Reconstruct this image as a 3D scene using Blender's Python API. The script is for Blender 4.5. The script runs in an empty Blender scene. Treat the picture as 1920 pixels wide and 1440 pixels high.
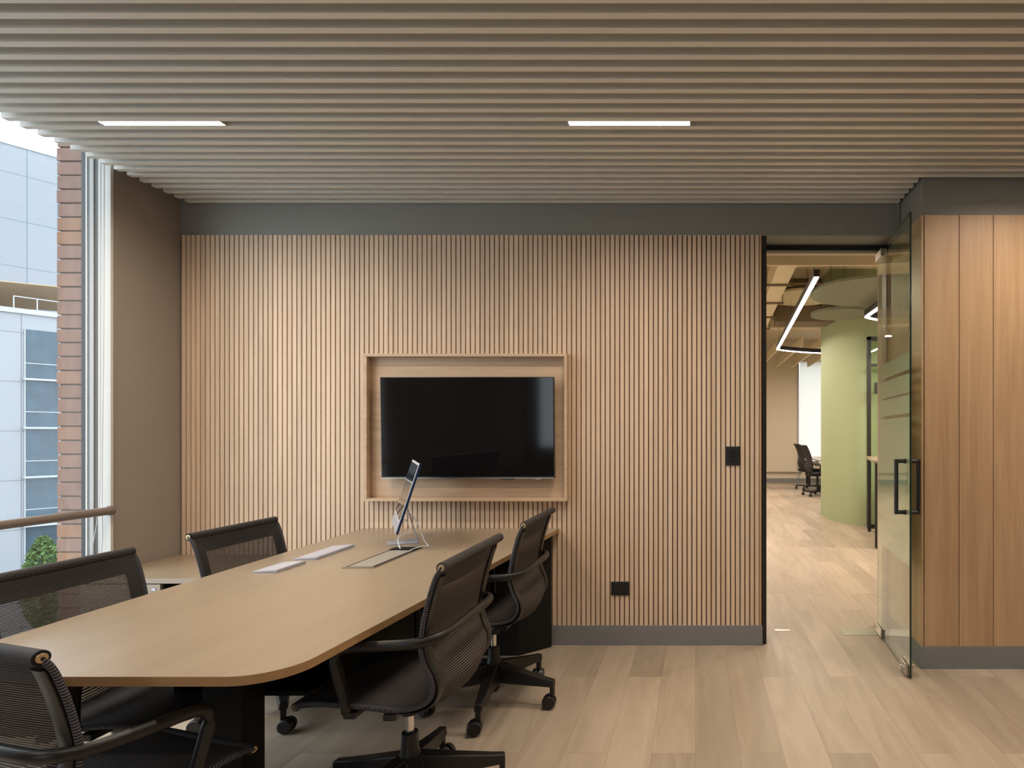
import bpy, bmesh, math, random
from mathutils import Vector, Matrix
random.seed(7)
SC = bpy.context.scene
COL = SC.collection
PI = math.pi
F = 1091.5            # focal length in pixels of the 1920 wide frame
EYE = 1.34

# ---------------------------------------------------------------- camera
cam_d = bpy.data.cameras.new('camera'); cam = bpy.data.objects.new('camera', cam_d); COL.objects.link(cam)
cam.location = (0, 0, EYE); cam.rotation_euler = (PI/2, 0, 0)
cam_d.sensor_fit = 'HORIZONTAL'; cam_d.sensor_width = 36.0
cam_d.lens = F/1920*36.0
cam_d.shift_x = (960-1304)/1920; cam_d.shift_y = (813-720)/1920
cam_d.clip_start = 0.05; cam_d.clip_end = 400
SC.camera = cam

# ---------------------------------------------------------------- world, exposure
w = bpy.data.worlds.new('world'); SC.world = w; w.use_nodes = True
bg = w.node_tree.nodes['Background']
bg.inputs[0].default_value = (0.82, 0.91, 1.0, 1); bg.inputs[1].default_value = 3.0
SC.view_settings.view_transform = 'Standard'; SC.view_settings.look = 'None'
SC.view_settings.gamma = 1; SC.view_settings.exposure = 0.52
SC.view_settings.use_curve_mapping = False

# lamp colours / powers (the lamps themselves are built with their fittings)
WARM = (1.0, 0.85, 0.70)
P_ROOM, P_OFFICE, P_PENDANT = 10.6, 44.0, 17.0

# ---------------------------------------------------------------- materials
def nt(name):
    m = bpy.data.materials.new(name); m.use_nodes = True
    return m, m.node_tree, m.node_tree.nodes, m.node_tree.links, m.node_tree.nodes['Principled BSDF']
def plain(name, col, rough=0.6, metal=0.0, noise=0.0, nscale=8.0, bump=0.0, bscale=200, spec=0.5):
    m, t, N, L, b = nt(name)
    b.inputs['Base Color'].default_value = (*col, 1); b.inputs['Roughness'].default_value = rough
    b.inputs['Metallic'].default_value = metal; b.inputs['Specular IOR Level'].default_value = spec
    tc = N.new('ShaderNodeTexCoord')
    if noise:
        n = N.new('ShaderNodeTexNoise'); n.inputs['Scale'].default_value = nscale; n.inputs['Detail'].default_value = 4
        L.new(tc.outputs['Object'], n.inputs['Vector'])
        r = N.new('ShaderNodeMapRange'); r.inputs[3].default_value = 1-noise; r.inputs[4].default_value = 1+noise
        L.new(n.outputs['Fac'], r.inputs[0])
        h = N.new('ShaderNodeHueSaturation'); h.inputs['Color'].default_value = (*col, 1)
        L.new(r.outputs[0], h.inputs['Value']); L.new(h.outputs[0], b.inputs['Base Color'])
    if bump:
        n2 = N.new('ShaderNodeTexNoise'); n2.inputs['Scale'].default_value = bscale
        L.new(tc.outputs['Object'], n2.inputs['Vector'])
        bp = N.new('ShaderNodeBump'); bp.inputs['Strength'].default_value = bump; bp.inputs['Distance'].default_value = 0.002
        L.new(n2.outputs['Fac'], bp.inputs['Height']); L.new(bp.outputs[0], b.inputs['Normal'])
    return m
def emis(name, col, s):
    m = bpy.data.materials.new(name); m.use_nodes = True; N = m.node_tree.nodes
    N.remove(N['Principled BSDF']); e = N.new('ShaderNodeEmission')
    e.inputs[0].default_value = (*col, 1); e.inputs[1].default_value = s
    m.node_tree.links.new(e.outputs[0], N['Material Output'].inputs[0]); return m
def wood(name, c1, c2, axis, rough=0.45, var=0.10, scale=1.0, spec=0.4):
    """grain stretched along axis (0,1,2); every loose board gets its own tone"""
    m, t, N, L, b = nt(name)
    tc = N.new('ShaderNodeTexCoord'); geo = N.new('ShaderNodeNewGeometry')
    off = N.new('ShaderNodeVectorMath'); off.operation = 'SCALE'
    comb = N.new('ShaderNodeCombineXYZ')
    for i in range(3): L.new(geo.outputs['Random Per Island'], comb.inputs[i])
    L.new(comb.outputs[0], off.inputs[0]); off.inputs['Scale'].default_value = 37.0
    add = N.new('ShaderNodeVectorMath'); L.new(tc.outputs['Object'], add.inputs[0]); L.new(off.outputs[0], add.inputs[1])
    mp = N.new('ShaderNodeMapping'); s = [22*scale]*3; s[axis] = 1.1*scale; mp.inputs['Scale'].default_value = s
    L.new(add.outputs[0], mp.inputs['Vector'])
    n = N.new('ShaderNodeTexNoise'); n.inputs['Scale'].default_value = 1.0; n.inputs['Detail'].default_value = 7
    n.inputs['Roughness'].default_value = 0.62; n.inputs['Distortion'].default_value = 0.6
    L.new(mp.outputs[0], n.inputs['Vector'])
    mp2 = N.new('ShaderNodeMapping'); s2 = [160*scale]*3; s2[axis] = 5*scale; mp2.inputs['Scale'].default_value = s2
    L.new(add.outputs[0], mp2.inputs['Vector'])
    n2 = N.new('ShaderNodeTexNoise'); n2.inputs['Scale'].default_value = 1.0; L.new(mp2.outputs[0], n2.inputs['Vector'])
    mixf = N.new('ShaderNodeMix'); mixf.inputs[0].default_value = 0.3
    L.new(n.outputs['Fac'], mixf.inputs[2]); L.new(n2.outputs['Fac'], mixf.inputs[3])
    r = N.new('ShaderNodeValToRGB'); r.color_ramp.elements[0].position = 0.36; r.color_ramp.elements[1].position = 0.62
    r.color_ramp.elements[0].color = (*c2, 1); r.color_ramp.elements[1].color = (*c1, 1)
    L.new(mixf.outputs[0], r.inputs[0])
    mr = N.new('ShaderNodeMapRange'); mr.inputs[3].default_value = 1-var; mr.inputs[4].default_value = 1+var
    L.new(geo.outputs['Random Per Island'], mr.inputs[0])
    h = N.new('ShaderNodeHueSaturation'); L.new(r.outputs[0], h.inputs['Color']); L.new(mr.outputs[0], h.inputs['Value'])
    L.new(h.outputs[0], b.inputs['Base Color']); b.inputs['Roughness'].default_value = rough
    b.inputs['Specular IOR Level'].default_value = spec
    bp = N.new('ShaderNodeBump'); bp.inputs['Strength'].default_value = 0.12; bp.inputs['Distance'].default_value = 0.001
    L.new(n2.outputs['Fac'], bp.inputs['Height']); L.new(bp.outputs[0], b.inputs['Normal'])
    return m
def floor_mat():
    m, t, N, L, b = nt('oak_vinyl_planks')
    tc = N.new('ShaderNodeTexCoord'); sep = N.new('ShaderNodeSeparateXYZ'); L.new(tc.outputs['Object'], sep.inputs[0])
    cb = N.new('ShaderNodeCombineXYZ'); L.new(sep.outputs['Y'], cb.inputs[0]); L.new(sep.outputs['X'], cb.inputs[1])
    br = N.new('ShaderNodeTexBrick'); L.new(cb.outputs[0], br.inputs['Vector'])
    br.inputs['Scale'].default_value = 1.0; br.inputs['Brick Width'].default_value = 1.22; br.inputs['Row Height'].default_value = 0.184
    br.inputs['Mortar Size'].default_value = 0.0008; br.inputs['Mortar Smooth'].default_value = 0.2; br.offset = 0.37; br.offset_frequency = 2
    br.inputs['Color1'].default_value = (0, 0, 0, 1); br.inputs['Color2'].default_value = (1, 1, 1, 1); br.inputs['Mortar'].default_value = (0.3, 0.3, 0.3, 1)
    sc = N.new('ShaderNodeVectorMath'); sc.operation = 'SCALE'; sc.inputs['Scale'].default_value = 17
    L.new(br.outputs['Color'], sc.inputs[0])
    ad = N.new('ShaderNodeVectorMath'); L.new(tc.outputs['Object'], ad.inputs[0]); L.new(sc.outputs[0], ad.inputs[1])
    mp = N.new('ShaderNodeMapping'); mp.inputs['Scale'].default_value = (7, 1.0, 1); L.new(ad.outputs[0], mp.inputs['Vector'])
    n = N.new('ShaderNodeTexNoise'); n.inputs['Scale'].default_value = 1.3; n.inputs['Detail'].default_value = 6; n.inputs['Distortion'].default_value = 1.2
    L.new(mp.outputs[0], n.inputs['Vector'])
    mp2 = N.new('ShaderNodeMapping'); mp2.inputs['Scale'].default_value = (110, 5, 1); L.new(ad.outputs[0], mp2.inputs['Vector'])
    n2 = N.new('ShaderNodeTexNoise'); n2.inputs['Scale'].default_value = 1.0; n2.inputs['Detail'].default_value = 3; L.new(mp2.outputs[0], n2.inputs['Vector'])
    mx = N.new('ShaderNodeMix'); mx.inputs[0].default_value = 0.18; L.new(n.outputs['Fac'], mx.inputs[2]); L.new(n2.outputs['Fac'], mx.inputs[3])
    r = N.new('ShaderNodeValToRGB'); r.color_ramp.elements[0].position = 0.30; r.color_ramp.elements[1].position = 0.66
    r.color_ramp.elements[0].color = (0.345, 0.275, 0.20, 1); r.color_ramp.elements[1].color = (0.455, 0.373, 0.285, 1)
    L.new(mx.outputs[0], r.inputs[0])
    mr = N.new('ShaderNodeMapRange'); mr.inputs[3].default_value = 0.84; mr.inputs[4].default_value = 1.13; L.new(br.outputs['Color'], mr.inputs[0])
    h = N.new('ShaderNodeHueSaturation'); L.new(r.outputs[0], h.inputs['Color']); L.new(mr.outputs[0], h.inputs['Value'])
    mo = N.new('ShaderNodeMix'); mo.data_type = 'RGBA'; L.new(br.outputs['Fac'], mo.inputs[0]); L.new(h.outputs[0], mo.inputs[6]); mo.inputs[7].default_value = (0.24, 0.17, 0.115, 1)
    L.new(mo.outputs[2], b.inputs['Base Color']); b.inputs['Roughness'].default_value = 0.42; b.inputs['Specular IOR Level'].default_value = 0.45
    bp = N.new('ShaderNodeBump'); bp.inputs['Strength'].default_value = 0.08; bp.inputs['Distance'].default_value = 0.001
    L.new(n2.outputs['Fac'], bp.inputs['Height']); L.new(bp.outputs[0], b.inputs['Normal'])
    return m
def glass_mat(name, tint, power=5.0, base=0.04, rough=0.0):
    m = bpy.data.materials.new(name); m.use_nodes = True; t = m.node_tree; N = t.nodes; L = t.links
    N.remove(N['Principled BSDF'])
    tr = N.new('ShaderNodeBsdfTransparent'); tr.inputs[0].default_value = (*tint, 1)
    gl = N.new('ShaderNodeBsdfGlossy'); gl.inputs['Roughness'].default_value = rough; gl.inputs['Color'].default_value = (1, 1, 1, 1)
    lw = N.new('ShaderNodeLayerWeight'); lw.inputs[0].default_value = 0.5
    p = N.new('ShaderNodeMath'); p.operation = 'POWER'; p.inputs[1].default_value = power; L.new(lw.outputs['Facing'], p.inputs[0])
    ma = N.new('ShaderNodeMath'); ma.operation = 'MULTIPLY_ADD'; ma.inputs[1].default_value = 0.9; ma.inputs[2].default_value = base; L.new(p.outputs[0], ma.inputs[0])
    mx = N.new('ShaderNodeMixShader'); L.new(ma.outputs[0], mx.inputs[0]); L.new(tr.outputs[0], mx.inputs[1]); L.new(gl.outputs[0], mx.inputs[2])
    L.new(mx.outputs[0], N['Material Output'].inputs[0]); return m
def film_mat(name, col, trans, clear):
    m = bpy.data.materials.new(name); m.use_nodes = True; t = m.node_tree; N = t.nodes; L = t.links
    b = N['Principled BSDF']; N.remove(b)
    d = N.new('ShaderNodeBsdfDiffuse'); d.inputs[0].default_value = (*col, 1)
    tl = N.new('ShaderNodeBsdfTranslucent'); tl.inputs[0].default_value = (*col, 1)
    mx = N.new('ShaderNodeMixShader'); mx.inputs[0].default_value = trans; L.new(d.outputs[0], mx.inputs[1]); L.new(tl.outputs[0], mx.inputs[2])
    tp = N.new('ShaderNodeBsdfTransparent'); tp.inputs[0].default_value = (0.9, 0.95, 0.92, 1)
    m2 = N.new('ShaderNodeMixShader'); m2.inputs[0].default_value = clear; L.new(mx.outputs[0], m2.inputs[1]); L.new(tp.outputs[0], m2.inputs[2])
    L.new(m2.outputs[0], N['Material Output'].inputs[0]); return m
def stripe_mat(name, c1, c2, period, duty, see=False, rough=0.7, coord=1):
    """stripes every `period` metres along the surface; see=True leaves the gaps open"""
    m, t, N, L, b = nt(name)
    uv = N.new('ShaderNodeUVMap'); uv.uv_map = 'UVMap'
    sp = N.new('ShaderNodeSeparateXYZ'); L.new(uv.outputs[0], sp.inputs[0])
    dv = N.new('ShaderNodeMath'); dv.operation = 'DIVIDE'; dv.inputs[1].default_value = period; L.new(sp.outputs[coord], dv.inputs[0])
    fr = N.new('ShaderNodeMath'); fr.operation = 'FRACT'; L.new(dv.outputs[0], fr.inputs[0])
    lt = N.new('ShaderNodeMath'); lt.operation = 'LESS_THAN'; lt.inputs[1].default_value = duty; L.new(fr.outputs[0], lt.inputs[0])
    b.inputs['Roughness'].default_value = rough; b.inputs['Specular IOR Level'].default_value = 0.25
    if see:
        b.inputs['Base Color'].default_value = (*c1, 1)
        tp = N.new('ShaderNodeBsdfTransparent'); mx = N.new('ShaderNodeMixShader')
        dk = N.new('ShaderNodeBsdfDiffuse'); dk.inputs[0].default_value = (0.012, 0.010, 0.009, 1)
        gp = N.new('ShaderNodeMixShader'); gp.inputs[0].default_value = 0.5; L.new(tp.outputs[0], gp.inputs[1]); L.new(dk.outputs[0], gp.inputs[2])
        L.new(lt.outputs[0], mx.inputs[0]); L.new(gp.outputs[0], mx.inputs[1]); L.new(b.outputs[0], mx.inputs[2])
        L.new(mx.outputs[0], N['Material Output'].inputs[0])
    else:
        mc = N.new('ShaderNodeMix'); mc.data_type = 'RGBA'; mc.inputs[6].default_value = (*c2, 1); mc.inputs[7].default_value = (*c1, 1)
        L.new(lt.outputs[0], mc.inputs[0]); L.new(mc.outputs[2], b.inputs['Base Color'])
    return m
def grid_mat(name, col, line, wx, hz, lw=0.02, rough=0.4):
    m, t, N, L, b = nt(name)
    tc = N.new('ShaderNodeTexCoord'); sep = N.new('ShaderNodeSeparateXYZ'); L.new(tc.outputs['Object'], sep.inputs[0])
    cb = N.new('ShaderNodeCombineXYZ'); L.new(sep.outputs['X'], cb.inputs[0]); L.new(sep.outputs['Z'], cb.inputs[1])
    br = N.new('ShaderNodeTexBrick'); br.offset = 0; L.new(cb.outputs[0], br.inputs['Vector']); br.inputs['Scale'].default_value = 1
    br.inputs['Brick Width'].default_value = wx; br.inputs['Row Height'].default_value = hz; br.inputs['Mortar Size'].default_value = lw
    br.inputs['Color1'].default_value = (*col, 1); br.inputs['Color2'].default_value = (*[c*0.96 for c in col], 1); br.inputs['Mortar'].default_value = (*line, 1)
    L.new(br.outputs['Color'], b.inputs['Base Color']); b.inputs['Roughness'].default_value = rough
    return m

M = {}
M['slatwood'] = wood('oak_slats', (0.73, 0.555, 0.405), (0.61, 0.45, 0.315), 2, 0.5, 0.07)
M['panelwood'] = wood('oak_boards', (0.53, 0.35, 0.205), (0.42, 0.265, 0.145), 2, 0.42, 0.05, 0.6)
M['framewood'] = wood('oak_tv_frame', (0.60, 0.43, 0.285), (0.47, 0.325, 0.21), 0, 0.45, 0.03, 0.7)
M['tablewood'] = wood('oak_table_top', (0.335, 0.262, 0.184), (0.288, 0.222, 0.150), 1, 0.30, 0.02, 0.8, 0.75)
M['edgewood'] = wood('oak_table_edge', (0.36, 0.215, 0.10), (0.27, 0.155, 0.07), 0, 0.45, 0.02, 0.8)
M['floor'] = floor_mat()
M['groove'] = plain('dark_groove', (0.16, 0.095, 0.05), 0.8, noise=0.1)
M['greywall'] = plain('dark_grey_paint', (0.24, 0.238, 0.215), 0.6, noise=0.05, nscale=3)
M['skirt'] = plain('grey_skirting', (0.20, 0.202, 0.208), 0.45, noise=0.04)
M['leftwall'] = plain('taupe_plaster', (0.31, 0.265, 0.225), 0.75, noise=0.05, nscale=2, bump=0.15)
M['beige'] = plain('beige_plaster', (0.62, 0.55, 0.44), 0.8, noise=0.04, nscale=2)
M['ceilslat'] = plain('beige_metal_slat', (0.78, 0.77, 0.72), 0.42, noise=0.03, spec=0.5)
M['ceilback'] = plain('ceiling_void_paint', (0.20, 0.18, 0.155), 0.8, noise=0.05)
M['black'] = plain('black_metal', (0.012, 0.012, 0.013), 0.42, noise=0.1)
M['blackmat'] = plain('black_laminate', (0.010, 0.0095, 0.009), 0.7, noise=0.1, spec=0.25)
M['plastic'] = plain('black_plastic', (0.011, 0.010, 0.010), 0.38, noise=0.05, spec=0.45)
M['chrome'] = plain('chrome', (0.75, 0.73, 0.7), 0.15, 1.0, noise=0.03)
M['steel'] = plain('brushed_steel', (0.55, 0.52, 0.47), 0.32, 1.0, noise=0.06, nscale=30)
M['brass'] = plain('brass_bolt', (0.62, 0.45, 0.26), 0.35, 0.8, noise=0.05)
M['frame_w'] = plain('white_frame_paint', (0.62, 0.61, 0.57), 0.5, noise=0.03)
M['frame_g'] = plain('grey_frame_paint', (0.42, 0.42, 0.41), 0.45, noise=0.03)
M['frame_d'] = plain('dark_frame_paint', (0.10, 0.09, 0.08), 0.5, noise=0.05)
M['rail'] = plain('taupe_rail_paint', (0.18, 0.145, 0.12), 0.4, noise=0.04)
M['glass'] = glass_mat('window_glass', (0.97, 0.985, 0.98))
M['doorglass'] = glass_mat('door_glass', (0.88, 0.93, 0.87), 4.0, 0.05)
M['glassedge'] = plain('glass_edge_green', (0.012, 0.03, 0.024), 0.15)
M['film'] = film_mat('frosted_film', (0.74, 0.80, 0.66), 0.25, 0.06)
M['blind'] = film_mat('roller_blind_fabric', (0.92, 0.90, 0.86), 0.6, 0.02)
M['tv'] = plain('tv_glass', (0.006, 0.005, 0.005), 0.07, noise=0.02, spec=0.35)
M['rear'] = plain('dark_taupe_paint', (0.17, 0.14, 0.12), 0.8, noise=0.05, nscale=2)
M['tvframe'] = plain('tv_bezel', (0.02, 0.02, 0.022), 0.3, noise=0.02)
M['blue'] = plain('blue_aluminium', (0.02, 0.055, 0.17), 0.35, 0.6, noise=0.03)
M['silver'] = plain('silver_blue_aluminium', (0.50, 0.53, 0.62), 0.35, 0.5, noise=0.03)
M['bezel'] = plain('pale_bezel', (0.72, 0.72, 0.74), 0.35, noise=0.02)
M['screen'] = plain('computer_screen', (0.006, 0.006, 0.008), 0.04, noise=0.02, spec=0.6)
M['white'] = plain('white_plastic', (0.50, 0.50, 0.56), 0.4, noise=0.02)
M['cable'] = plain('white_cable', (0.62, 0.63, 0.68), 0.5, noise=0.02)
M['lid'] = plain('satin_aluminium_lid', (0.42, 0.40, 0.35), 0.4, 0.3, noise=0.04)
M['mesh'] = stripe_mat('open_weave_mesh', (0.125, 0.105, 0.094), None, 0.0062, 0.55, see=True)
M['sling'] = stripe_mat('black_ribbed_fabric', (0.010, 0.009, 0.009), (0.065, 0.060, 0.060), 0.0066, 0.5)
M['stitch'] = stripe_mat('ribbed_edge_trim', (0.015, 0.014, 0.015), (0.12, 0.12, 0.14), 0.0075, 0.55)
M['green'] = plain('sage_green_paint', (0.37, 0.44, 0.26), 0.65, noise=0.04, nscale=2)
M['disc'] = plain('grey_green_felt', (0.23, 0.25, 0.19), 0.9, noise=0.06, nscale=20)
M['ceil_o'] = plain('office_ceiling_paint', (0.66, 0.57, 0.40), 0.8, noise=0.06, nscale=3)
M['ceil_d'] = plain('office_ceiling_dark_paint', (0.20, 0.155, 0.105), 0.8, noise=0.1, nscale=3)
M['duct'] = plain('duct_paint', (0.70, 0.62, 0.44), 0.6, noise=0.04)
M['led'] = emis('warm_led_diffuser', (1.0, 0.86, 0.70), 9.0)
M['led_o'] = emis('warm_led_strip', (1.0, 0.88, 0.74), 6.0)
M['panel_out'] = grid_mat('white_facade_panel', (0.27, 0.285, 0.31), (0.16, 0.165, 0.18), 1.55, 3.10, 0.03)
M['panel_up'] = grid_mat('pale_blue_facade_panel', (0.23, 0.245, 0.275), (0.10, 0.15, 0.18), 1.62, 3.5, 0.03)
M['winglass'] = plain('blue_window_glass', (0.035, 0.07, 0.10), 0.06, 0.1, noise=0.45, nscale=1.4)
M['mullion'] = plain('pale_mullion', (0.38, 0.40, 0.42), 0.4, noise=0.03)
M['awning'] = plain('ochre_awning', (0.42, 0.29, 0.17), 0.8, noise=0.08, nscale=0.6)
M['leaf'] = plain('tree_leaves', (0.06, 0.13, 0.03), 0.7, noise=0.5, nscale=1.2)
M['bark'] = plain('tree_bark', (0.10, 0.07, 0.05), 0.9, noise=0.2)
M['ground'] = plain('street_asphalt', (0.18, 0.18, 0.18), 0.9, noise=0.1)
def brick_mat():
    m, t, N, L, b = nt('red_brick')
    geo = N.new('ShaderNodeNewGeometry'); tc = N.new('ShaderNodeTexCoord')
    r = N.new('ShaderNodeValToRGB'); e = r.color_ramp.elements
    e[0].color = (0.22, 0.135, 0.105, 1); e[1].color = (0.29, 0.155, 0.09, 1); x = e.new(0.85); x.color = (0.25, 0.15, 0.115, 1)
    L.new(geo.outputs['Random Per Island'], r.inputs[0])
    mp = N.new('ShaderNodeMapping'); mp.inputs['Scale'].default_value = (30, 30, 8); L.new(tc.outputs['Object'], mp.inputs['Vector'])
    n = N.new('ShaderNodeTexNoise'); n.inputs['Scale'].default_value = 1; n.inputs['Detail'].default_value = 5; L.new(mp.outputs[0], n.inputs['Vector'])
    mr = N.new('ShaderNodeMapRange'); mr.inputs[3].default_value = 0.75; mr.inputs[4].default_value = 1.25; L.new(n.outputs['Fac'], mr.inputs[0])
    h = N.new('ShaderNodeHueSaturation'); L.new(r.outputs[0], h.inputs['Color']); L.new(mr.outputs[0], h.inputs['Value'])
    L.new(h.outputs[0], b.inputs['Base Color']); b.inputs['Roughness'].default_value = 0.9
    return m
M['brick'] = brick_mat()
M['mortar'] = plain('brick_mortar', (0.22, 0.19, 0.165), 0.95, noise=0.15)

# ---------------------------------------------------------------- mesh helpers
class MB:
    def __init__(s): s.v = []; s.f = []; s.uv = []; s.mi = []
    def add(s, vs, fs, uvs=None, mi=0):
        o = len(s.v); s.v += [tuple(p) for p in vs]
        for i, f in enumerate(fs):
            s.f.append([o+k for k in f]); s.uv.append(uvs[i] if uvs else None); s.mi.append(mi)
        return s
    def box(s, x0, x1, y0, y1, z0, z1, mi=0, bev=0.0):
        if x0 > x1: x0, x1 = x1, x0
        if y0 > y1: y0, y1 = y1, y0
        if z0 > z1: z0, z1 = z1, z0
        v = [(x0,y0,z0),(x1,y0,z0),(x1,y1,z0),(x0,y1,z0),(x0,y0,z1),(x1,y0,z1),(x1,y1,z1),(x0,y1,z1)]
        return s.add(v, [(0,3,2,1),(4,5,6,7),(0,1,5,4),(1,2,6,5),(2,3,7,6),(3,0,4,7)], mi=mi)
    def prism(s, poly, z0, z1, mi=0, side_mi=None):
        n = len(poly); v = [(x,y,z0) for x,y in poly]+[(x,y,z1) for x,y in poly]
        s.add(v, [tuple(reversed(range(n))), tuple(range(n, 2*n))], mi=mi)
        s.add(v, [(i,(i+1)%n,n+(i+1)%n,n+i) for i in range(n)], mi=mi if side_mi is None else side_mi)
        return s
    def cyl(s, p0, p1, r0, r1=None, n=20, mi=0):
        r1 = r0 if r1 is None else r1
        a = Vector(p0); b = Vector(p1); d = (b-a).normalized()
        u = d.orthogonal().normalized(); w = d.cross(u)
        v = []
        for c, r in ((a, r0), (b, r1)):
            for i in range(n):
                t = 2*PI*i/n; v.append(c+u*math.cos(t)*r+w*math.sin(t)*r)
        fs = [(i,(i+1)%n,n+(i+1)%n,n+i) for i in range(n)]+[tuple(reversed(range(n))), tuple(range(n,2*n))]
        return s.add(v, fs, mi=mi)
    def lathe(s, prof, centre=(0,0), n=28, mi=0):
        cx, cy = centre; v = []; m = len(prof)
        for r, z in prof:
            for i in range(n):
                t = 2*PI*i/n; v.append((cx+r*math.cos(t), cy+r*math.sin(t), z))
        fs = [(k*n+i, k*n+(i+1)%n, (k+1)*n+(i+1)%n, (k+1)*n+i) for k in range(m-1) for i in range(n)]
        fs += [tuple(reversed(range(n))), tuple(range((m-1)*n, m*n))]
        return s.add(v, fs, mi=mi)
    def sweep(s, pts, ru, rv=None, n=10, up=(0,0,1), mi=0, caps=True):
        """elliptic tube along pts: ru across (perpendicular to up), rv along up"""
        rv = ru if rv is None else rv
        pts = [Vector(p) for p in pts]; up = Vector(up); v = []; uvs = []; m = len(pts); arc = [0]
        for i in range(1, m): arc.append(arc[-1]+(pts[i]-pts[i-1]).length)
        last = None
        for i, p in enumerate(pts):
            d = (pts[min(i+1,m-1)]-pts[max(i-1,0)]).normalized()
            a = d.cross(up)
            if a.length < 1e-3: a = last if last is not None else d.orthogonal()
            a.normalize()
            if last is not None and a.dot(last) < 0: a = -a
            last = a; b = a.cross(d).normalized()
            for k in range(n):
                t = 2*PI*k/n; v.append(p+a*math.cos(t)*ru+b*math.sin(t)*rv)
        fs = []; fu = []
        for i in range(m-1):
            for k in range(n):
                fs.append((i*n+k, i*n+(k+1)%n, (i+1)*n+(k+1)%n, (i+1)*n+k))
                fu.append([(k/n, arc[i]), ((k+1)/n, arc[i]), ((k+1)/n, arc[i+1]), (k/n, arc[i+1])])
        if caps:
            fs += [tuple(reversed(range(n))), tuple(range((m-1)*n, m*n))]; fu += [[(0,0)]*n, [(0,arc[-1])]*n]
        return s.add(v, fs, fu, mi)
    def sheet(s, grid, th, arcs, mi=0):
        """closed thin solid from a grid of points; arcs[i] is the length at row i (uv y)"""
        R = len(grid); C_ = len(grid[0]); nr = []
        for i in range(R):
            row = []
            for j in range(C_):
                a = Vector(grid[min(i+1,R-1)][j])-Vector(grid[max(i-1,0)][j]); b = Vector(grid[i][min(j+1,C_-1)])-Vector(grid[i][max(j-1,0)])
                row.append(a.cross(b).normalized())
            nr.append(row)
        v = [Vector(grid[i][j])+nr[i][j]*th/2 for i in range(R) for j in range(C_)]+[Vector(grid[i][j])-nr[i][j]*th/2 for i in range(R) for j in range(C_)]
        o = R*C_; fs = []; fu = []
        for i in range(R-1):
            for j in range(C_-1):
                a, b, c, d = i*C_+j, i*C_+j+1, (i+1)*C_+j+1, (i+1)*C_+j
                q = [(j/C_, arcs[i]), ((j+1)/C_, arcs[i]), ((j+1)/C_, arcs[i+1]), (j/C_, arcs[i+1])]
                fs.append((a,b,c,d)); fu.append(q); fs.append((o+d,o+c,o+b,o+a)); fu.append([q[3],q[2],q[1],q[0]])
        for i in range(R-1):
            for j in (0, C_-1):
                a, d = i*C_+j, (i+1)*C_+j; fs.append((a,d,o+d,o+a)); fu.append([(0,arcs[i]),(0,arcs[i+1]),(0,arcs[i+1]),(0,arcs[i])])
        for j in range(C_-1):
            for i in (0, R-1):
                a, d = i*C_+j, i*C_+j+1; fs.append((a,d,o+d,o+a)); fu.append([(0,arcs[i])]*4)
        return s.add(v, fs, fu, mi)
    def build(s, name, mats, parent=None, bevel=0.0, smooth=False, seg=2, origin=None):
        me = bpy.data.meshes.new(name)
        og = Vector(origin) if origin is not None else Vector((0,0,0))
        me.from_pydata([tuple(Vector(p)-og) for p in s.v], [], s.f)
        if any(u for u in s.uv):
            ul = me.uv_layers.new(name='UVMap'); k = 0
            for f, u in zip(s.f, s.uv):
                for j in range(len(f)):
                    ul.data[k].uv = u[j] if u else (0, 0); k += 1
        for i, p in enumerate(me.polygons): p.material_index = s.mi[i]
        for m in (mats if isinstance(mats, (list, tuple)) else [mats]): me.materials.append(M[m])
        bm = bmesh.new(); bm.from_mesh(me)
        bmesh.ops.recalc_face_normals(bm, faces=bm.faces)
        bm.to_mesh(me); bm.free()
        if smooth: me.polygons.foreach_set('use_smooth', [True]*len(me.polygons))
        o = bpy.data.objects.new(name, me); COL.objects.link(o); o.location = og
        if parent is not None: o.parent = parent
        if bevel:
            b = o.modifiers.new('bevel', 'BEVEL'); b.width = bevel; b.segments = seg; b.limit_method = 'ANGLE'; b.angle_limit = math.radians(40)
        if smooth:
            try:
                me.set_sharp_from_angle(angle=math.radians(42))
            except Exception: pass
        return o
def tag(o, label, cat, group=None):
    o['label'] = label; o['category'] = cat
    if group: o['group'] = group
    return o
def struct(o): o['kind'] = 'structure'; return o
def empty(name, loc, label, cat, group=None, rz=0.0):
    o = bpy.data.objects.new(name, None); COL.objects.link(o); o.location = loc; o.rotation_euler = (0,0,rz); o.empty_display_size = 0.1
    return tag(o, label, cat, group)
def spline(P, n):
    """Catmull-Rom through P, n samples per span"""
    P = [Vector(p) for p in P]; out = []
    Q = [2*P[0]-P[1]]+P+[2*P[-1]-P[-2]]
    for i in range(1, len(Q)-2):
        for k in range(n):
            t = k/n; a, b, c, d = Q[i-1], Q[i], Q[i+1], Q[i+2]
            out.append(0.5*((2*b)+(c-a)*t+(2*a-5*b+4*c-d)*t*t+(3*b-a-3*c+d)*t**3))
    out.append(P[-1]); return out
def copy_tree(o, parent=None):
    c = o.copy(); COL.objects.link(c); c.parent = parent
    for ch in [x for x in bpy.data.objects if x.parent == o]: copy_tree(ch, c)
    return c
def area_lamp(name, loc, sx, sy, power, parent=None, rot=(0,0,0), col=WARM, spread=180):
    l = bpy.data.lights.new(name, 'AREA'); l.shape = 'RECTANGLE'; l.size = sx; l.size_y = sy; l.energy = power; l.color = col; l.spread = math.radians(spread)
    o = bpy.data.objects.new(name, l); COL.objects.link(o); o.location = loc; o.rotation_euler = rot
    if parent is not None: o.parent = parent
    return o

# ---------------------------------------------------------------- room shell
XL, XR, YB, YW = -3.266, 3.2, -4.0, 3.70
ZC = 2.98
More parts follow.
